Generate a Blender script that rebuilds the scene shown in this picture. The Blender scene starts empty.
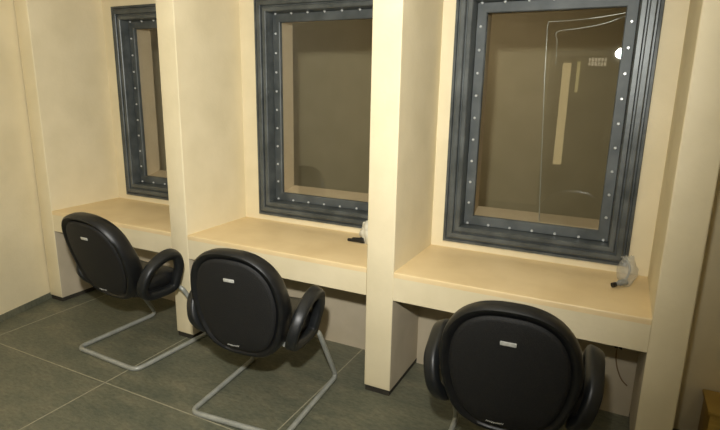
import bpy, bmesh, math, random
from mathutils import Vector, Matrix, noise
PI = math.pi
sc = bpy.context.scene
col = sc.collection

# ------------------------------------------------------------------ measures
D = 0.613        # depth of the booths: window wall
D2 = 0.441       # plane of the wall under the counters
HT, HB = 0.75, 0.589
PILLARS = [(-3.715, -3.568), (-2.333, -2.185), (-0.876, -0.714), (0.511, 0.659)]
SOFFIT = 2.36
CEIL = 2.95
CAM = Vector((0.301, -2.487, 1.703))

# ------------------------------------------------------------------ materials
def lin(c):
    c = c / 255.0
    return c / 12.92 if c <= 0.04045 else ((c + 0.055) / 1.055) ** 2.4
def rgb(r, g, b): return (lin(r), lin(g), lin(b), 1.0)

def new_mat(name):
    m = bpy.data.materials.new(name); m.use_nodes = True
    nt = m.node_tree
    return m, nt, nt.nodes['Principled BSDF']

def surf(name, c1, c2=None, rough=0.6, scale=12.0, bump=0.0, bscale=60.0, metal=0.0, spec=0.5, detail=5.0, stretch=None, lo=0.35, hi=0.65, rough2=None, coat=0.0):
    m, nt, b = new_mat(name)
    N, L = nt.nodes.new, nt.links.new
    tc = N('ShaderNodeTexCoord')
    vec = tc.outputs['Object']
    if stretch:
        mp = N('ShaderNodeMapping'); mp.inputs['Scale'].default_value = stretch
        L(vec, mp.inputs['Vector']); vec = mp.outputs['Vector']
    nz = N('ShaderNodeTexNoise'); nz.inputs['Scale'].default_value = scale; nz.inputs['Detail'].default_value = detail
    L(vec, nz.inputs['Vector'])
    rp = N('ShaderNodeValToRGB')
    rp.color_ramp.elements[0].position = lo; rp.color_ramp.elements[1].position = hi
    rp.color_ramp.elements[0].color = c1; rp.color_ramp.elements[1].color = c2 or c1
    L(nz.outputs['Fac'], rp.inputs['Fac']); L(rp.outputs['Color'], b.inputs['Base Color'])
    b.inputs['Roughness'].default_value = rough
    if rough2 is not None:
        mr = N('ShaderNodeMapRange'); mr.inputs['To Min'].default_value = rough; mr.inputs['To Max'].default_value = rough2
        L(nz.outputs['Fac'], mr.inputs['Value']); L(mr.outputs['Result'], b.inputs['Roughness'])
    b.inputs['Metallic'].default_value = metal
    b.inputs['Specular IOR Level'].default_value = spec
    b.inputs['Coat Weight'].default_value = coat
    if bump:
        n2 = N('ShaderNodeTexNoise'); n2.inputs['Scale'].default_value = bscale; n2.inputs['Detail'].default_value = 3.0
        L(vec, n2.inputs['Vector'])
        bp = N('ShaderNodeBump'); bp.inputs['Strength'].default_value = bump; bp.inputs['Distance'].default_value = 0.01
        L(n2.outputs['Fac'], bp.inputs['Height']); L(bp.outputs['Normal'], b.inputs['Normal'])
    return m

M = {}
M['paint'] = surf('cream_wall_paint', rgb(222, 209, 173), rgb(230, 217, 182), rough=0.55, scale=4, bump=0.10, bscale=45)
M['counter'] = surf('cream_counter_paint', rgb(226, 201, 152), rgb(234, 210, 162), rough=0.42, scale=5, bump=0.05, bscale=60)
M['farpaint'] = surf('far_room_paint', rgb(208, 193, 160), rgb(216, 201, 168), rough=0.7, scale=3, bump=0.05)
M['reveal'] = surf('reveal_plaster', rgb(214, 192, 162), rgb(222, 201, 172), rough=0.8, scale=8, bump=0.08)
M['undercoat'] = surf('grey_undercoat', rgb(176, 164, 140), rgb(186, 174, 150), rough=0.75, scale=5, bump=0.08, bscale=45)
M['ceil'] = surf('ceiling_white', rgb(222, 218, 204), rgb(228, 224, 210), rough=0.8)
M['metal'] = surf('grey_painted_steel', rgb(70, 75, 75), rgb(94, 99, 99), rough=0.27, scale=9, bump=0.05, bscale=30, metal=0.25, stretch=(1, 1, 1), rough2=0.46)
M['metal2'] = surf('grey_clamp_steel', rgb(72, 77, 77), rgb(94, 99, 99), rough=0.45, scale=7, metal=0.25, rough2=0.6)
M['caulk'] = surf('white_caulk', rgb(225, 218, 195), rgb(205, 195, 165), rough=0.7, scale=30)
M['bolt'] = surf('zinc_bolt', rgb(192, 195, 194), rgb(215, 218, 216), rough=0.3, metal=0.3, scale=40)
M['vinyl'] = surf('black_vinyl', rgb(15, 16, 17), rgb(20, 21, 22), rough=0.36, scale=30, bump=0.08, bscale=220, rough2=0.5)
M['shell'] = surf('black_textured_plastic', rgb(10, 10, 10), rgb(19, 19, 18), rough=0.66, scale=140, bump=0.35, bscale=260, lo=0.4, hi=0.6)
M['arm'] = surf('dark_grey_armrest_plastic', rgb(21, 23, 24), rgb(27, 29, 30), rough=0.42, scale=50, bump=0.05, bscale=200)
M['tube'] = surf('grey_enamelled_tube', rgb(150, 152, 144), rgb(166, 168, 160), rough=0.35, scale=20, metal=0.15)
M['badge'] = surf('silver_badge', rgb(200, 200, 192), rgb(225, 225, 218), rough=0.3, metal=0.4, scale=60)
M['black'] = surf('black_rubber', rgb(14, 14, 14), rgb(22, 22, 22), rough=0.5, scale=20)
M['dkbase'] = surf('dark_stone_base', rgb(40, 37, 30), rgb(56, 52, 43), rough=0.7, scale=20)
M['cable'] = surf('brown_cable', rgb(120, 98, 66), rgb(138, 114, 80), rough=0.5, scale=30)
M['wood'] = surf('yellow_brown_wood', rgb(176, 144, 66), rgb(192, 160, 80), rough=0.5, scale=6, stretch=(1, 1, 8))
M['greyplug'] = surf('grey_plug', rgb(120, 122, 118), rgb(145, 147, 143), rough=0.4, scale=40)

def m_floor():
    m, nt, b = new_mat('slate_floor_tiles')
    N, L = nt.nodes.new, nt.links.new
    tc = N('ShaderNodeTexCoord')
    n1 = N('ShaderNodeTexNoise'); n1.inputs['Scale'].default_value = 3.0; n1.inputs['Detail'].default_value = 8; n1.inputs['Roughness'].default_value = 0.65
    n2 = N('ShaderNodeTexNoise'); n2.inputs['Scale'].default_value = 26.0; n2.inputs['Detail'].default_value = 6; n2.inputs['Roughness'].default_value = 0.7
    mp = N('ShaderNodeMapping'); mp.inputs['Scale'].default_value = (1.0, 2.4, 1.0); mp.inputs['Rotation'].default_value = (0, 0, 0.5)
    L(tc.outputs['Object'], mp.inputs['Vector'])
    L(mp.outputs['Vector'], n1.inputs['Vector']); L(mp.outputs['Vector'], n2.inputs['Vector'])
    r1 = N('ShaderNodeValToRGB'); r1.color_ramp.elements[0].position = 0.3; r1.color_ramp.elements[1].position = 0.72
    r1.color_ramp.elements[0].color = rgb(92, 96, 82); r1.color_ramp.elements[1].color = rgb(128, 124, 102)
    e = r1.color_ramp.elements.new(0.5); e.color = rgb(107, 108, 90)
    r2 = N('ShaderNodeValToRGB'); r2.color_ramp.elements[0].position = 0.3; r2.color_ramp.elements[1].position = 0.7
    r2.color_ramp.elements[0].color = (0.62, 0.62, 0.62, 1); r2.color_ramp.elements[1].color = (1.2, 1.2, 1.2, 1)
    mx = N('ShaderNodeMix'); mx.data_type = 'RGBA'; mx.blend_type = 'MULTIPLY'; mx.inputs['Factor'].default_value = 1.0
    L(n1.outputs['Fac'], r1.inputs['Fac']); L(n2.outputs['Fac'], r2.inputs['Fac'])
    L(r1.outputs['Color'], mx.inputs[6]); L(r2.outputs['Color'], mx.inputs[7])
    L(mx.outputs[2], b.inputs['Base Color'])
    b.inputs['Roughness'].default_value = 0.5
    bp = N('ShaderNodeBump'); bp.inputs['Strength'].default_value = 0.25; bp.inputs['Distance'].default_value = 0.01
    L(n2.outputs['Fac'], bp.inputs['Height']); L(bp.outputs['Normal'], b.inputs['Normal'])
    return m
M['floor'] = m_floor()
M['grout'] = surf('tile_grout', rgb(150, 145, 122), rgb(166, 161, 138), rough=0.8, scale=30)

def m_glass(name, tint, ior, rough=0.0):
    m = bpy.data.materials.new(name); m.use_nodes = True
    nt = m.node_tree; nt.nodes.clear()
    N, L = nt.nodes.new, nt.links.new
    out = N('ShaderNodeOutputMaterial'); mix = N('ShaderNodeMixShader')
    tr = N('ShaderNodeBsdfTransparent'); tr.inputs['Color'].default_value = tint
    gl = N('ShaderNodeBsdfGlossy'); gl.inputs['Roughness'].default_value = rough
    lw = N('ShaderNodeLayerWeight'); lw.inputs['Blend'].default_value = 0.5
    f0 = ((ior - 1) / (ior + 1)) ** 2
    pw = N('ShaderNodeMath'); pw.operation = 'POWER'; pw.inputs[1].default_value = 5.0
    ml = N('ShaderNodeMath'); ml.operation = 'MULTIPLY_ADD'; ml.inputs[1].default_value = 1 - f0; ml.inputs[2].default_value = f0
    L(lw.outputs['Facing'], pw.inputs[0]); L(pw.outputs[0], ml.inputs[0])
    L(ml.outputs[0], mix.inputs['Fac']); L(tr.outputs['BSDF'], mix.inputs[1]); L(gl.outputs['BSDF'], mix.inputs[2])
    L(mix.outputs['Shader'], out.inputs['Surface'])
    return m
M['glass'] = m_glass('security_glass', (0.90, 0.91, 0.88, 1), 1.62)
M['acrylic'] = m_glass('clear_acrylic', (0.96, 0.96, 0.95, 1), 1.25, 0.02)

def m_bag(name, c, alpha):
    m, nt, b = new_mat(name)
    b.inputs['Base Color'].default_value = c
    b.inputs['Roughness'].default_value = 0.22
    b.inputs['Alpha'].default_value = alpha
    N, L = nt.nodes.new, nt.links.new
    tc = N('ShaderNodeTexCoord'); nz = N('ShaderNodeTexNoise'); nz.inputs['Scale'].default_value = 40
    bp = N('ShaderNodeBump'); bp.inputs['Strength'].default_value = 0.6; bp.inputs['Distance'].default_value = 0.01
    L(tc.outputs['Object'], nz.inputs['Vector']); L(nz.outputs['Fac'], bp.inputs['Height']); L(bp.outputs['Normal'], b.inputs['Normal'])
    return m
M['whitebag'] = m_bag('white_plastic_film', rgb(225, 222, 205), 0.92)
M['clearbag'] = m_bag('clear_plastic_film', rgb(200, 202, 196), 0.34)

def m_emit(name, c, s):
    m, nt, b = new_mat(name)
    b.inputs['Emission Color'].default_value = c; b.inputs['Emission Strength'].default_value = s
    return m
M['lamp'] = m_emit('fill_glow', rgb(255, 244, 224), 2.4)  # glow of the added ambient fill lamp
M['fill_side'] = m_emit('side_fill_glow', rgb(255, 244, 224), 3.0)  # glow of the lamp added at the right as fill
M['fill_far'] = m_emit('far_fill_glow', rgb(255, 238, 216), 10.0)  # glow of the lamp added to brighten the far room
M['lit1'] = m_emit('lit_frosted_pane', rgb(255, 224, 160), 2.3)
M['lit2'] = m_emit('lit_slit', rgb(255, 232, 150), 1.6)
M['lit3'] = m_emit('lit_transom', rgb(255, 236, 200), 2.2)

# ------------------------------------------------------------------ mesh helpers
def box(bm, lo, hi, bev=0.0, seg=2):
    lo = Vector(lo); hi = Vector(hi)
    r = bmesh.ops.create_cube(bm, size=1.0)
    vs = r['verts']
    for v in vs:
        v.co = Vector((lo[i] + (v.co[i] + 0.5) * (hi[i] - lo[i]) for i in range(3)))
    if bev:
        es = list({e for v in vs for e in v.link_edges})
        bmesh.ops.bevel(bm, geom=es, offset=bev, segments=seg, profile=0.5, affect='EDGES')
    return vs


def tube(bm, pts, r, seg=12, closed=False, flat=None):
    """round tube through pts; flat = (half width along local side, half thickness) makes a rounded band"""
    pts = [Vector(p) for p in pts]
    n = len(pts); rings = []
    prev = None
    for i, p in enumerate(pts):
        a = pts[(i - 1) % n] if (closed or i > 0) else p
        b = pts[(i + 1) % n] if (closed or i < n - 1) else p
        t = (b - a).normalized()
        if prev is None:
            ref = Vector((1, 0, 0)) if abs(t.x) < 0.8 else Vector((0, 0, 1))
            s = (ref - t * ref.dot(t)).normalized()
        else:
            s = (prev - t * prev.dot(t)).normalized()
        prev = s
        u = t.cross(s)
        ri = r[i] if isinstance(r, (list, tuple)) else r
        ring = []
        for k in range(seg):
            an = 2 * PI * k / seg
            c, d = math.cos(an), math.sin(an)
            if flat:
                fw, ft = flat
                e = 0.55
                cc = math.copysign(abs(c) ** e, c) * fw * ri
                dd = math.copysign(abs(d) ** e, d) * ft * ri
                ring.append(bm.verts.new(p + s * cc + u * dd))
            else:
                ring.append(bm.verts.new(p + (s * c + u * d) * ri))
        rings.append(ring)
    m = n if closed else n - 1
    for i in range(m):
        A, B = rings[i], rings[(i + 1) % n]
        for k in range(seg):
            bm.faces.new((A[k], A[(k + 1) % seg], B[(k + 1) % seg], B[k]))
    if not closed:
        bm.faces.new(list(reversed(rings[0]))); bm.faces.new(rings[-1])

def smooth_path(pts, closed=False, sub=6):
    P = [Vector(p) for p in pts]; n = len(P); out = []
    rng = range(n) if closed else range(n - 1)
    for i in rng:
        p0 = P[(i - 1) % n] if (closed or i > 0) else P[0]
        p1 = P[i]; p2 = P[(i + 1) % n]
        p3 = P[(i + 2) % n] if (closed or i + 2 < n) else P[-1]
        for k in range(sub):
            t = k / sub
            out.append(0.5 * ((2 * p1) + (-p0 + p2) * t + (2 * p0 - 5 * p1 + 4 * p2 - p3) * t * t + (-p0 + 3 * p1 - 3 * p2 + p3) * t ** 3))
    if not closed: out.append(P[-1])
    return out

def round_path(pts, rad, seg=6):
    P = [Vector(p) for p in pts]; out = [P[0]]
    for i in range(1, len(P) - 1):
        a, b, c = P[i - 1], P[i], P[i + 1]
        d1 = (a - b); d2 = (c - b)
        r = min(rad, d1.length * 0.45, d2.length * 0.45)
        s = b + d1.normalized() * r; e = b + d2.normalized() * r
        for k in range(seg + 1):
            t = k / seg
            out.append((1 - t) ** 2 * s + 2 * t * (1 - t) * b + t * t * e)
    out.append(P[-1])
    return out

def slab(bm, outline, profile, frame, warp=None):
    """lofts inset copies of a closed outline: profile = [(inset, depth)...]; frame maps (a, b, depth) to 3-D"""
    n = len(outline)
    O = [Vector((p[0], p[1])) for p in outline]
    area = sum(O[i].x * O[(i + 1) % n].y - O[(i + 1) % n].x * O[i].y for i in range(n))
    nor = []
    for i in range(n):
        t = (O[(i + 1) % n] - O[i - 1]).normalized()
        nn = Vector((-t.y, t.x)) if area > 0 else Vector((t.y, -t.x))
        nor.append(nn)
    cen = sum(O, Vector((0, 0))) / n
    rings = []
    for ins, dep in profile:
        ring = []
        for i in range(n):
            q = O[i] + nor[i] * ins
            co = Vector(frame(q.x, q.y, dep))
            if warp: co = warp(co)
            ring.append(bm.verts.new(co))
        rings.append(ring)
    for A, B in zip(rings, rings[1:]):
        for k in range(n):
            bm.faces.new((A[k], A[(k + 1) % n], B[(k + 1) % n], B[k]))
    for ring, (ins, dep), flip in ((rings[0], profile[0], True), (rings[-1], profile[-1], False)):
        last = ring
        for s in (0.8, 0.6, 0.4, 0.2):
            new = []
            for i in range(n):
                q = O[i] + nor[i] * ins
                q = cen + (q - cen) * s
                co = Vector(frame(q.x, q.y, dep))
                if warp: co = warp(co)
                new.append(bm.verts.new(co))
            for k in range(n):
                f = (last[k], last[(k + 1) % n], new[(k + 1) % n], new[k])
                bm.faces.new(f if not flip else f[::-1])
            last = new
        co = Vector(frame(cen.x, cen.y, dep))
        if warp: co = warp(co)
        c = bm.verts.new(co)
        for k in range(n):
            f = (last[k], last[(k + 1) % n], c)
            bm.faces.new(f if not flip else f[::-1])

def superoval(w, h0, h1, e_top=2.4, e_bot=3.0, wb=1.0, n=56):
    """outline centred on x=0 from height h0 to h1; wb narrows the bottom"""
    pts = []
    hm = (h0 + h1) / 2; hh = (h1 - h0) / 2
    for k in range(n):
        a = 2 * PI * k / n
        c, s = math.cos(a), math.sin(a)
        e = 2 / (e_top if s > 0 else e_bot)
        x = math.copysign(abs(c) ** e, c); y = math.copysign(abs(s) ** e, s)
        f = 1 + (wb - 1) * max(0, -y) if wb != 1 else 1
        pts.append((x * w / 2 * f, hm + y * hh))
    return pts

def link(name, bm, mat, parent=None, smooth=40, recalc=True):
    if recalc: bmesh.ops.recalc_face_normals(bm, faces=bm.faces)
    me = bpy.data.meshes.new(name); bm.to_mesh(me); bm.free()
    me.materials.append(mat)
    if smooth:
        for p in me.polygons: p.use_smooth = True
        try: me.set_sharp_from_angle(angle=math.radians(smooth))
        except Exception: pass
    o = bpy.data.objects.new(name, me); col.objects.link(o)
    if parent: o.parent = parent
    return o

def tag(o, label=None, cat=None, group=None, kind=None):
    if label: o['label'] = label
    if cat: o['category'] = cat
    if group: o['group'] = group
    if kind: o['kind'] = kind
    return o

def empty(name, loc, rz=0.0):
    o = bpy.data.objects.new(name, None); col.objects.link(o)
    o.location = loc; o.rotation_euler = (0, 0, rz); o.empty_display_size = 0.1
    return o

def dup(o, parent=None):
    c = o.copy(); col.objects.link(c)
    if parent: c.parent = parent
    for ch in list(o.children): dup(ch, c)
    return c

def struct(name, bm, mat, label, cat, parent=None, smooth=30):
    o = link(name, bm, mat, parent, smooth)
    return tag(o, label, cat, kind='structure')

# ------------------------------------------------------------------ the room
XR, YB = 2.6, -4.6           # right wall, wall behind the camera
TX, TY, TS, GW = -2.25, -0.65, 1.15, 0.006
bm = bmesh.new(); box(bm, (-5.2, YB - 0.1, -0.12), (XR + 0.1, D2 + 0.02, 0.0))
floor = struct('floor', bm, M['floor'], 'dark olive slate floor tiles in front of the booths', 'floor', smooth=0)
bm = bmesh.new()
for i in range(-1, 5):
    x = TX + TS * i; box(bm, (x - GW / 2, YB, 0.0), (x + GW / 2, D2, 0.0012))
for j in range(-3, 1):
    y = TY + TS * j; box(bm, (-4.2, y - GW / 2, 0.0), (XR, y + GW / 2, 0.0012))
tag(link('grout', bm, M['grout'], floor, 0), 'pale grout lines between the slate tiles')

# left wall (a little out of square with the booths)
AW = math.radians(13)
def left_pt(y, off=0.0):
    return Vector((-3.722 + (-(y)) * math.tan(AW) + off, y))
bm = bmesh.new()
a, b = left_pt(D + 0.1), left_pt(YB - 0.1)
vs = [bm.verts.new((p[0] + o_, p[1], z)) for z in (0.0, CEIL) for (p, o_) in ((a, 0), (b, 0), (b, -0.3), (a, -0.3))]
for f in ((0, 1, 2, 3), (7, 6, 5, 4), (0, 4, 5, 1), (1, 5, 6, 2), (2, 6, 7, 3), (3, 7, 4, 0)):
    bm.faces.new([vs[k] for k in f])
struct('wall_left', bm, M['paint'], 'plain cream side wall left of the first booth', 'wall', smooth=0)

bm = bmesh.new()
a, b = left_pt(0.02), left_pt(YB)
vs = [bm.verts.new((p[0] + o_, p[1], z)) for z in (0.0, 0.05) for (p, o_) in ((a, -.02), (b, -.02), (b, 0.008), (a, 0.008))]
for f in ((0, 1, 2, 3), (7, 6, 5, 4), (0, 4, 5, 1), (1, 5, 6, 2), (2, 6, 7, 3), (3, 7, 4, 0)):
    bm.faces.new([vs[k] for k in f])
struct('baseboard_left', bm, M['floor'], 'low slate skirting along the side wall', 'baseboard', smooth=0)

# window wall with three openings, and the deeper apron below the counters
WX = [(-3.447, -2.407), (-2.05, -1.01), (-0.634, 0.406)]
WZ0, WZ1 = 0.792, 2.303
FR = 0.10       # how far the opening lies inside the frame's outer edge
YF = D + 0.225   # far face of the window wall
bm = bmesh.new()
xs = -4.3
for (x0, x1) in WX:
    box(bm, (xs, D, 0.0), (x0 + FR, YF, CEIL)); xs = x1 - FR
    box(bm, (x0 + FR, D, 0.0), (x1 - FR, YF, WZ0 + FR)); box(bm, (x0 + FR, D, WZ1 - FR), (x1 - FR, YF, CEIL))
box(bm, (xs, D, 0.0), (PILLARS[3][1], YF, CEIL))
bmesh.ops.remove_doubles(bm, verts=bm.verts, dist=1e-5)
struct('wall_back', bm, M['paint'], 'cream window wall behind the three booths', 'wall', smooth=0)
bm = bmesh.new()
box(bm, (PILLARS[3][1], D2, 0.0), (XR + 0.1, YF, CEIL))
struct('wall_apron', bm, M['paint'], 'cream wall right of the end partition', 'wall', smooth=0)
bm = bmesh.new(); box(bm, (-3.72, 0.004, SOFFIT), (PILLARS[3][1] - 0.004, D, CEIL))
struct('trim_1', bm, M['paint'], 'cream plaster header closing the booths at the top', 'header', smooth=0)
bm = bmesh.new(); box(bm, (XR, YB - 0.1, 0), (XR + 0.1, D2, CEIL))
struct('wall_right', bm, M['paint'], 'cream wall at the right of the room', 'wall', smooth=0)
bm = bmesh.new(); box(bm, (-5.2, YB - 0.1, CEIL), (XR + 0.1, D + 0.2, CEIL + 0.1))
struct('ceiling', bm, M['ceil'], 'white ceiling over the visiting room', 'ceiling', smooth=0)

# wall behind the camera: a door with glowing panes (they show in the glass)
bm = bmesh.new(); box(bm, (-3.4, YB - 0.1, 0), (XR, YB, CEIL))
struct('wall_front', bm, M['paint'], 'cream wall behind the viewer', 'wall', smooth=0)
r = empty('door_1', (-0.32, YB, 0)); tag(r, 'door with lit frosted panes behind the viewer, mirrored in the rightmost glass', 'door', kind='structure')
bm = bmesh.new()
box(bm, (-0.46, 0.0, 0), (-0.38, 0.06, 2.30)); box(bm, (0.38, 0.0, 0), (0.46, 0.06, 2.30)); box(bm, (-0.46, 0.0, 2.24), (0.46, 0.06, 2.30)); link('door_frame', bm, M['metal'], r, 0)
bm = bmesh.new(); box(bm, (-0.38, 0.0, 0), (0.38, 0.03, 2.24)); link('door_leaf', bm, M['dkbase'], r, 0)
bm = bmesh.new(); box(bm, (-0.28, 0.03, 0.66), (-0.165, 0.036, 2.13)); link('sidelight', bm, M['lit1'], r, 0)
bm = bmesh.new(); box(bm, (-0.085, 0.03, 1.72), (-0.045, 0.036, 2.15)); link('slit', bm, M['lit2'], r, 0)
bm = bmesh.new(); box(bm, (0.06, 0.03, 2.09), (0.29, 0.036, 2.20)); g = link('transom_pane', bm, M['lit3'], r, 0)
bm = bmesh.new()
for k in range(5): box(bm, (0.085 + 0.042 * k, 0.034, 2.07), (0.097 + 0.042 * k, 0.046, 2.22))
box(bm, (0.06, 0.034, 2.14), (0.29, 0.044, 2.15)); link('grille', bm, M['dkbase'], r, 0)

# the room beyond the glass
FY = 3.62
bm = bmesh.new(); box(bm, (-5.6, FY, 0), (2.4, FY + 0.1, 2.9)); box(bm, (-5.7, YF, 0), (-5.6, FY + .1, 2.9)); box(bm, (2.4, YF, 0), (2.5, FY + .1, 2.9))
struct('wall_beyond', bm, M['farpaint'], 'dim wall of the room beyond the windows', 'wall', smooth=0)
bm = bmesh.new(); box(bm, (-5.7, YF, -0.1), (2.5, FY + 0.1, 0))
struct('floor_beyond', bm, M['floor'], 'dark floor of the room beyond the windows', 'floor', smooth=0)
bm = bmesh.new(); box(bm, (-5.7, YF, 2.9), (2.5, FY + 0.1, 3.0))
struct('ceiling_beyond', bm, M['ceil'], 'ceiling of the room beyond the windows', 'ceiling', smooth=0)

# ------------------------------------------------------------------ booth partitions (pillars) and counters
PL = ['narrow cream partition against the left wall',
      'cream partition behind the middle chair, between the left and middle windows',
      'cream partition on a free leg between the middle and right windows',
      'cream end partition at the right of the rightmost window']
for i, (x0, x1) in enumerate(PILLARS):
    w = x1 - x0
    r = empty('booth_partition', ((x0 + x1) / 2, 0, 0))
    tag(r, PL[i], 'partition', 'plaster partitions of the booths', 'thing')
    bm = bmesh.new()
    # the panel: full depth above the counter, shallower leg below it
    prof = [(0, 0.035), (D, 0.035), (D, SOFFIT), (0, SOFFIT)]
    A = [bm.verts.new((-w / 2, y, z)) for y, z in prof]; B = [bm.verts.new((w / 2, y, z)) for y, z in prof]
    bm.faces.new(A); bm.faces.new(B[::-1])
    for k in range(4): bm.faces.new((A[k], A[(k + 1) % 4], B[(k + 1) % 4], B[k]))
    es = [e for e in bm.edges if abs(e.verts[0].co.y) < 1e-6 and abs(e.verts[1].co.y) < 1e-6]
    bmesh.ops.bevel(bm, geom=es, offset=0.007, segments=3, profile=0.5, affect='EDGES')
    bmesh.ops.bisect_plane(bm, geom=bm.verts[:] + bm.edges[:] + bm.faces[:], plane_co=(0, 0, HB), plane_no=(0, 0, 1))
    pan = link('panel', bm, M['paint'], r, 40)
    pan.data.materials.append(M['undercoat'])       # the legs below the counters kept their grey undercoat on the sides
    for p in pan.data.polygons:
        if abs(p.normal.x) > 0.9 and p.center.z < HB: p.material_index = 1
    bm = bmesh.new(); box(bm, (-w / 2 + 0.006, 0.008, 0.0), (w / 2 - 0.006, D2 - 0.001, 0.036))
    tag(link('base', bm, M['dkbase'], r, 0), 'dark recessed foot')
CLb = ['cream counter of the left booth, under the narrowest-looking window', 'cream counter of the middle booth with white bag and black plug', 'cream counter of the right booth, largest in view, with clear bag']
for i in range(3):
    x0 = PILLARS[i][1]; x1 = PILLARS[i + 1][0]; w = x1 - x0
    r = empty('booth_counter', ((x0 + x1) / 2, 0, HB))
    tag(r, CLb[i], 'counter', 'counters of the booths', 'thing')
    bm = bmesh.new(); box(bm, (-w / 2, 0.0015, 0.0), (w / 2, 0.10, HT - HB - 0.03), 0.0)
    box(bm, (-w / 2, 0.10, 0.045), (w / 2, D2, HT - HB - 0.03))
    link('fascia', bm, M['paint'], r, 30)
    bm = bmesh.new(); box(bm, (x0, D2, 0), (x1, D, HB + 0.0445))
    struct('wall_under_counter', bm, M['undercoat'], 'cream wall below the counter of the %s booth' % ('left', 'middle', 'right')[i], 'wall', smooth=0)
    bm = bmesh.new()
    prof = [(0.0015, 0), (D, 0), (D, 0.03), (0.0015, 0.03)]
    A = [bm.verts.new((-w / 2, y, z + HT - HB - 0.03)) for y, z in prof]; B = [bm.verts.new((w / 2, y, z + HT - HB - 0.03)) for y, z in prof]
    bm.faces.new(A); bm.faces.new(B[::-1])
    for k in range(4): bm.faces.new((A[k], A[(k + 1) % 4], B[(k + 1) % 4], B[k]))
    es = [e for e in bm.edges if all(abs(v.co.y - 0.0015) < 1e-6 and abs(v.co.z - (HT - HB)) < 1e-6 for v in e.verts)]
    bmesh.ops.bevel(bm, geom=es, offset=0.008, segments=3, profile=0.5, affect='EDGES')
    link('counter_top', bm, M['counter'], r, 40)

# ------------------------------------------------------------------ windows
WW, WH = WX[2][1] - WX[2][0], WZ1 - WZ0
def ring_sweep(bm, w, h, prof, sills=None):
    rings = []
    for i, (u, v) in enumerate(prof):
        ub = sills[i] if sills else u
        rings.append([bm.verts.new(p) for p in ((u, -v, ub), (w - u, -v, ub), (w - u, -v, h - u), (u, -v, h - u))])
    n = len(rings)
    for i in range(n):
        A, B = rings[i], rings[(i + 1) % n]
        for k in range(4):
            bm.faces.new((A[k], A[(k + 1) % 4], B[(k + 1) % 4], B[k]))
def make_window():
    r = empty('window_1', (0, 0, 0))
    bm = bmesh.new()
    ring_sweep(bm, WW, WH, [(0.0, 0.0), (0.0, 0.016), (0.003, 0.020), (0.016, 0.022), (0.020, 0.010), (0.028, 0.010), (0.031, 0.030), (0.036, 0.034), (0.058, 0.034), (0.062, 0.030),
                            (0.064, 0.014), (0.071, 0.014), (0.074, 0.027), (0.078, 0.031), (0.098, 0.031), (0.103, 0.026), (0.108, -0.045), (0.108, -0.075), (FR, -0.075), (FR, 0.0)])
    link('frame', bm, M['metal'], r, 25)
    bm = bmesh.new()
    ring_sweep(bm, WW, WH, [(0.109, -0.074), (0.109, -0.048), (0.112, -0.045), (0.161, -0.045), (0.166, -0.049), (0.166, -0.056), (0.166, -0.074)])
    tag(link('clamp_frame', bm, M['metal2'], r, 25), 'inner steel strip holding the glass')
    bm = bmesh.new()
    box(bm, (0.15, 0.058, 0.15), (WW - 0.15, 0.070, WH - 0.15))
    link('glass', bm, M['glass'], r, 0)
    # bolts along the strip
    bm = bmesh.new()
    bmesh.ops.create_cone(bm, cap_ends=True, segments=10, radius1=0.0085, radius2=0.0055, depth=0.007, matrix=Matrix.Translation((0, 0.0415, 0)) @ Matrix.Rotation(PI / 2, 4, 'X'))
    b0 = None
    x0, x1, z0, z1 = 0.134, WW - 0.134, 0.118, WH - 0.118 + .02
    nx, nz = 7, 11
    pts = []
    for k in range(nx):
        x = x0 + (x1 - x0) * k / (nx - 1); pts += [(x, z0), (x, z1 - .012)]
    for k in range(1, nz - 1):
        z = z0 + (z1 - .012 - z0) * k / (nz - 1); pts += [(x0, z), (x1, z)]
    for x, z in pts:
        if b0 is None: b0 = link('bolt', bm, M['bolt'], r, 30); b = b0
        else:
            b = b0.copy(); col.objects.link(b); b.parent = r
        b.location = (x, 0, z)
    b0.location = (pts[0][0], 0, pts[0][1])
    # caulk line under the frame
    bm = bmesh.new(); tube(bm, [(-0.003, -0.004, -0.003), (WW + 0.003, -0.004, -0.003)], 0.006, 6)
    tag(link('caulk', bm, M['caulk'], r, 60), 'white caulk line under the frame')
    # painted lining of the opening through the wall
    bm = bmesh.new()
    ring_sweep(bm, WW, WH, [(FR + 0.002, -0.076), (0.160, -0.076), (0.150, -(YF - D) - 0.002), (FR + 0.002, -(YF - D) - 0.002)], [FR + 0.002, 0.160, 0.192, FR + 0.002])
    tag(link('lining', bm, M['reveal'], r, 0), 'dull plaster lining of the opening behind the glass')
    return r
WL = ['leftmost grey bolted window, half hidden by a partition', 'middle grey bolted window, right edge hidden by a partition', 'rightmost grey bolted window, seen whole, with a bright flash spot']
w0 = make_window()
for i in range(3):
    o = w0 if i == 0 else dup(w0)
    o.name = 'window_%d' % (i + 1)
    o.location = (WX[i][0], D, WZ0)
    tag(o, WL[i], 'window', 'security windows of the booths', 'structure')

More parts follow.
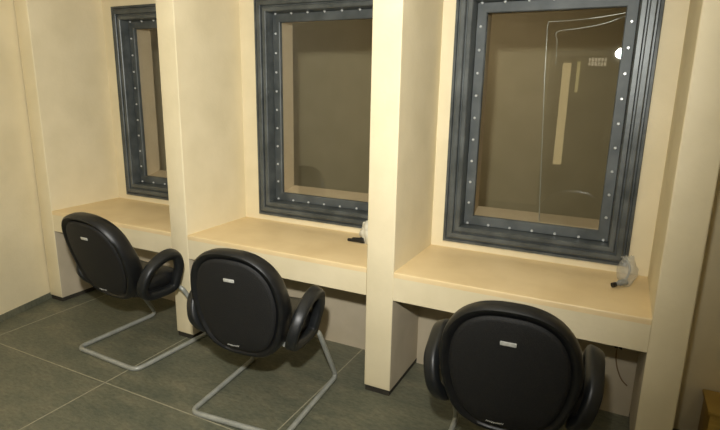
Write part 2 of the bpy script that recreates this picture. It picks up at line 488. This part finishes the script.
# added clear sheet behind the right glass; its pale edges draw reflected lines
r = empty('reflection_sheet', (0.0, D + 0.10, WZ0 + 0.165))
tag(r, 'made-up clear sheet behind the rightmost glass, its bright edges standing for reflected lines', 'reflection lines', kind='thing')
ztop = 2.085 - r.location.z
edge = [(-0.085, 0, 0.0), (-0.132, 0, ztop * 0.75), (-0.143, 0, ztop - 0.02), (-0.138, 0, ztop)] + [(-0.13 + 0.042 * k, 0, ztop + 0.032 * (k / 9) ** 2) for k in range(1, 10)]
bm = bmesh.new()
lo = [bm.verts.new((p[0], 0, p[2])) for p in edge] + [bm.verts.new((edge[-1][0], 0, 0))]
f = bm.faces.new(lo)
ex = bmesh.ops.extrude_face_region(bm, geom=[f])
for v in ex['geom']:
    if isinstance(v, bmesh.types.BMVert): v.co.y += 0.008
link('sheet', bm, M['acrylic'], r, 0)
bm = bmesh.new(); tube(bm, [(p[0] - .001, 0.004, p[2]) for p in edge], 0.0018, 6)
tag(link('edge', bm, M['bolt'], r, 60), 'pale line along the edge, standing for a reflection')
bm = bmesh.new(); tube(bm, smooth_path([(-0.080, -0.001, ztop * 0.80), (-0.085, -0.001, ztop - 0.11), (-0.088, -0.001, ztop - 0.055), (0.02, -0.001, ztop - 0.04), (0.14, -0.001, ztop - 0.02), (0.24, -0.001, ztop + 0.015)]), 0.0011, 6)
link('reflection_line', bm, M['bolt'], r, 60)  # thin pale tube standing for the second reflected line

# ------------------------------------------------------------------ chairs
def make_chair():
    r = empty('visitor_chair', (0, 0, 0))
    # one bent tube: sled base open at the front
    hw = 0.285
    half = [(0.20, 0.16, 0.430), (0.235, 0.40, 0.425), (0.275, 0.43, 0.40), (hw, 0.63, 0.060), (hw, 0.63, 0.0145), (hw - 0.01, 0.0, 0.0145)]
    pts = [(-p[0], p[1], p[2]) for p in half] + [(p[0], p[1], p[2]) for p in reversed(half)]
    pts = round_path([pts[0], pts[1], (-0.277, 0.41, 0.40), (-hw, 0.635, 0.0145), (-hw + 0.005, 0.0, 0.0145), (hw - 0.005, 0.0, 0.0145), (hw, 0.635, 0.0145), (0.277, 0.41, 0.40), pts[-2], pts[-1]], 0.055, 7)
    bm = bmesh.new(); tube(bm, pts, 0.0145, 12)
    tag(link('frame', bm, M['tube'], r, 60), 'grey tubular cantilever frame')
    # backrest
    def back_warp(co):
        x, y, z = co
        y += 0.35 * x * x       # wraps the sitter
        y += 0.10 * max(0.0, 0.75 - z) * max(0.0, (y - 0.05) / 0.07)   # thicker towards the lumbar
        t = max(0.0, (0.47 - z) / 0.12)
        y += 0.035 * t * t                                          # curls under at the foot
        y += 0.045 - 0.16 * (z - 0.45)
        return Vector((x, y, z))
    fr = lambda a, b, d: (a, d + 0.045, b)
    out = superoval(0.540, 0.350, 0.950, 2.45, 2.9, 0.84, 64)
    bm = bmesh.new()
    slab(bm, out, [(0.050, -0.020), (0.036, -0.024), (0.026, -0.040), (0.014, -0.044), (0.004, -0.034), (0.0, -0.010), (0.001, 0.020), (0.008, 0.044), (0.026, 0.062), (0.07, 0.070)], fr, back_warp)
    bk = tag(link('backrest', bm, M['vinyl'], r, 60), 'padded black vinyl backrest')
    bm = bmesh.new()
    slab(bm, out, [(0.060, -0.014), (0.043, -0.030), (0.048, -0.037), (0.062, -0.039), (0.10, -0.040)], fr, back_warp)
    pn = tag(link('back_panel', bm, M['shell'], r, 60), 'textured black rear panel')
    bm = bmesh.new(); box(bm, (-0.030, -0.002, 0.0), (0.030, 0.006, 0.017), 0.003, 2)
    bmesh.ops.transform(bm, matrix=Matrix.Translation((0, 0.045 - 0.041 + 0.045 - 0.16 * 0.35, 0.792)) @ Matrix.Rotation(math.atan(0.16), 4, 'X'), verts=bm.verts)
    tag(link('badge', bm, M['badge'], r, 40), 'small silver badge')
    bm = bmesh.new()
    random.seed(4)
    pth = [(-0.064 + 0.0040 * k, 0.0405 + 0.006 + 0.0005 * abs(k - 8), 0.430 + 0.0032 * (1 if k % 2 else -1) * (0.6 + 0.5 * random.random())) for k in range(18)]
    tube(bm, pth, 0.0017, 5)
    tag(link('scribble_mark', bm, M['badge'], r, 60), 'small pale script mark')
    # seat
    so = superoval(0.525, 0.10, 0.59, 3.0, 3.2, 1.0, 48)
    def seat_warp(co):
        x, y, z = co
        z += -0.9 * max(0, y - 0.42) ** 2 * 3 + 0.25 * x * x
        return Vector((x, y, z))
    bm = bmesh.new()
    slab(bm, so, [(0.03, 0.445), (0.006, 0.452), (0.0, 0.48), (0.004, 0.525), (0.025, 0.548), (0.07, 0.556)], lambda a, b, d: (a, b, d), seat_warp)
    link('seat', bm, M['vinyl'], r, 60)
    bm = bmesh.new()
    slab(bm, so, [(0.10, 0.395), (0.05, 0.405), (0.015, 0.430), (0.010, 0.450), (0.03, 0.460)], lambda a, b, d: (a, b, d), seat_warp)
    tag(link('seat_pan', bm, M['shell'], r, 60), 'black underside shell')
    # looped armrests
    for s in (-1, 1):
        L = [(0.262, 0.13, 0.45), (0.292, 0.085, 0.52), (0.312, 0.115, 0.61), (0.312, 0.19, 0.660), (0.312, 0.27, 0.682), (0.306, 0.338, 0.660), (0.298, 0.365, 0.585), (0.282, 0.354, 0.50), (0.268, 0.33, 0.442), (0.262, 0.21, 0.432)]
        P = smooth_path([(s * x, y, z) for x, y, z in L], True, 6)
        n = len(P); bm = bmesh.new()
        tube(bm, P, [1.0 + 0.18 * max(0, (p.z - 0.55) / 0.15) for p in P], 14, True, (0.029, 0.026))
        link('armrest', bm, M['arm'], r, 60)
    return r
CH = [(-2.466, -0.472, -2.5, 'black visitor chair at the left booth, farthest from the viewer'),
      (-1.308, -0.622, 5, 'black visitor chair at the middle booth, its grey sled base in view'),
      (0.014, -0.640, 4, 'black visitor chair at the right booth, nearest and cut by the frame')]
c0 = make_chair()
for i, (x, y, a, lab) in enumerate(CH):
    o = c0 if i == 0 else dup(c0)
    o.location = (x, y, 0); o.rotation_euler = (0, 0, math.radians(a))
    if i == 0:
        left_chair = o
    tag(o, lab, 'chair', 'black visitor chairs at the booths', 'thing')

for ch in left_chair.children:                 # the left chair's back leans further
    if ch.name.split('.')[0] in ('backrest', 'back_panel', 'badge', 'scribble_mark'):
        ch.matrix_local = Matrix.Translation((0, 0.06, 0.45)) @ Matrix.Rotation(math.radians(8), 4, 'X') @ Matrix.Translation((0, -0.06, -0.42))
    if ch.name.startswith('seat'):
        ch.scale.y = 0.77; ch.location.y = 0.01

# ------------------------------------------------------------------ small things on and under the counters
def crumple(bm, c, rx, ry, rz, seed, amp=0.25, floor=None):
    r = bmesh.ops.create_icosphere(bm, subdivisions=4, radius=1.0)
    for v in r['verts']:
        d = v.co.normalized()
        k = 1 + amp * noise.noise(d * 2.1 + Vector((seed, 0, 0))) + 0.5 * amp * noise.noise(d * 5.3 + Vector((0, seed, 0)))
        v.co = Vector((c[0] + d.x * k * rx, c[1] + d.y * k * ry, c[2] + d.z * k * rz))
        if floor is not None and v.co.z < floor: v.co.z = floor

r = empty('wrapped_handset', (-1.07, 0.43, HT))
tag(r, 'black plug sticking out of a white plastic bag on the middle counter', 'handset', kind='thing')
bm = bmesh.new(); crumple(bm, (0.03, 0.0, 0.075), 0.088, 0.055, 0.088, 3.1, 0.3, 0.001)
tag(link('bag', bm, M['whitebag'], r, 60), 'crumpled white plastic bag')
bm = bmesh.new(); tube(bm, [(-0.02, -0.02, 0.022), (-0.045, -0.02, 0.021), (-0.05, -0.02, 0.02), (-0.10, -0.021, 0.017), (-0.104, -0.021, 0.013), (-0.135, -0.022, 0.012)], [0.019, 0.019, 0.016, 0.0145, 0.011, 0.0095], 12)
tag(link('plug', bm, M['black'], r, 40), 'black plug')

r = empty('wrapped_microphone', (0.392, 0.39, HT))
tag(r, 'cable plug wrapped in clear plastic on the right counter, by the window corner', 'wrapped plug', kind='thing')
bm = bmesh.new(); crumple(bm, (0.012, 0.015, 0.074), 0.044, 0.045, 0.086, 7.7, 0.22, 0.001)
tag(link('bag', bm, M['clearbag'], r, 60), 'crumpled clear plastic')
bm = bmesh.new(); tube(bm, [(0.012, -0.01, 0.030), (-0.018, -0.035, 0.024), (-0.020, -0.037, 0.024), (-0.034, -0.050, 0.020)], [0.016, 0.016, 0.012, 0.010], 12)
pl = tag(link('plug', bm, M['greyplug'], r, 40), 'grey plug')
bm = bmesh.new(); tube(bm, [(-0.034, -0.050, 0.020), (-0.050, -0.062, 0.016)], [0.012, 0.013], 12)
tag(link('cap', bm, M['black'], pl, 40), 'black cap')
bm = bmesh.new(); tube(bm, smooth_path([(0.012, 0.0, 0.04), (0.022, 0.03, 0.08), (0.008, 0.05, 0.12), (-0.02, 0.10, 0.125)]), 0.006, 8)
link('cord', bm, M['greyplug'], r, 60)

r = empty('hanging_cable', (0.42, D2 - 0.004, 0.40))
tag(r, 'thin brown cable hanging from a black clip under the right counter', 'cable', kind='thing')
bm = bmesh.new(); tube(bm, smooth_path([(-0.02, -0.24, 0.14), (-0.018, -0.16, 0.05), (-0.014, -0.03, 0.0), (-0.010, -0.008, -0.07), (0.004, -0.008, -0.13), (0.03, -0.008, -0.185), (0.06, -0.006, -0.215)]), 0.0035, 8)
link('wire', bm, M['cable'], r, 60)
bm = bmesh.new(); crumple(bm, (-0.02, -0.24, 0.165), 0.026, 0.020, 0.066, 1.3, 0.5)
tag(link('clip', bm, M['black'], r, 60), 'black taped clip')

# wooden box at the right edge
r = empty('wooden_box', (0.997, 0.31, 0))
tag(r, 'yellow brown wooden box by the wall right of the end partition', 'box', kind='thing')
bm = bmesh.new(); box(bm, (-0.175, -0.10, 0.02), (0.25, 0.105, 0.25), 0.006); link('carcass', bm, M['wood'], r, 30)
bm = bmesh.new(); box(bm, (-0.185, -0.11, 0.25), (0.26, 0.115, 0.27), 0.006); link('lid', bm, M['wood'], r, 30)
for sx in (-0.14, 0.22):
    for sy in (-0.07, 0.075):
        bm = bmesh.new(); box(bm, (sx - .02, sy - .02, 0), (sx + .02, sy + .02, 0.021)); link('foot', bm, M['wood'], r, 0)

# ------------------------------------------------------------------ unseen ceiling lamps added as fill, and the flash
def fill_lamp(loc, sx, sy, mat, label, g=None):
    r = empty('fill_lamp', loc)
    tag(r, label, 'fill lamp', kind='thing')
    bm = bmesh.new(); box(bm, (-sx / 2 - .03, -sy / 2 - .03, -0.05), (sx / 2 + .03, sy / 2 + .03, 0.0), 0.005); link('housing', bm, M['ceil'], r, 30)
    bm = bmesh.new(); box(bm, (-sx / 2, -sy / 2, -0.06), (sx / 2, sy / 2, -0.049)); link('diffuser', bm, mat, r, 30)
fill_lamp((-1.0, -2.2, CEIL), 1.2, 0.25, M['lamp'], 'fill lamp added on the visiting room ceiling for ambient light')  # unseen lamp, added for a little ambient light

fill_lamp((1.7, -1.2, CEIL), 0.25, 1.2, M['fill_side'], 'second fill lamp added on the ceiling, lightening the shadow by the end partition')  # unseen, added to lift the shadow right of the end partition
fill_lamp((-1.2, 2.4, 2.9), 1.2, 0.25, M['fill_far'], 'fill lamp added on the ceiling beyond the windows to lighten that room')  # unseen, added so the far walls come out lighter
# the photographer's flash, up and a little left of the lens
ld = bpy.data.lights.new('flash', 'SPOT'); lo_ = bpy.data.objects.new('flash', ld); col.objects.link(lo_)
lo_.location = (0.18, -2.48, 2.12)
ld.energy = 450; ld.color = (1.0, 0.98, 0.925); ld.shadow_soft_size = 0.048
ld.spot_size = math.radians(136); ld.spot_blend = 1.0
aim = Vector((-2.45, 0.1, 2.1)) - lo_.location
lo_.rotation_euler = aim.to_track_quat('-Z', 'Y').to_euler()

w = bpy.data.worlds.new('world'); sc.world = w; w.use_nodes = True
w.node_tree.nodes['Background'].inputs['Color'].default_value = (0.05, 0.045, 0.035, 1)
w.node_tree.nodes['Background'].inputs['Strength'].default_value = 0.3

# ------------------------------------------------------------------ camera
pitch, roll, yaw = -0.234, 0.019, 0.457
f = Vector((-math.sin(yaw) * math.cos(pitch), math.cos(yaw) * math.cos(pitch), math.sin(pitch)))
rv = Vector((math.cos(yaw), math.sin(yaw), 0)); uv = rv.cross(f)
r2 = math.cos(roll) * rv + math.sin(roll) * uv; u2 = -math.sin(roll) * rv + math.cos(roll) * uv
cd = bpy.data.cameras.new('camera'); cam = bpy.data.objects.new('camera', cd); col.objects.link(cam)
cam.matrix_world = Matrix(((r2.x, u2.x, -f.x, CAM.x), (r2.y, u2.y, -f.y, CAM.y), (r2.z, u2.z, -f.z, CAM.z), (0, 0, 0, 1)))
cd.sensor_width = 36; cd.lens = 526.4 / 720 * 36; cd.clip_start = 0.02
sc.camera = cam
vs_ = sc.view_settings
vs_.view_transform = 'Standard'; vs_.look = 'None'; vs_.exposure = 0.0; vs_.gamma = 1.0; vs_.use_curve_mapping = False
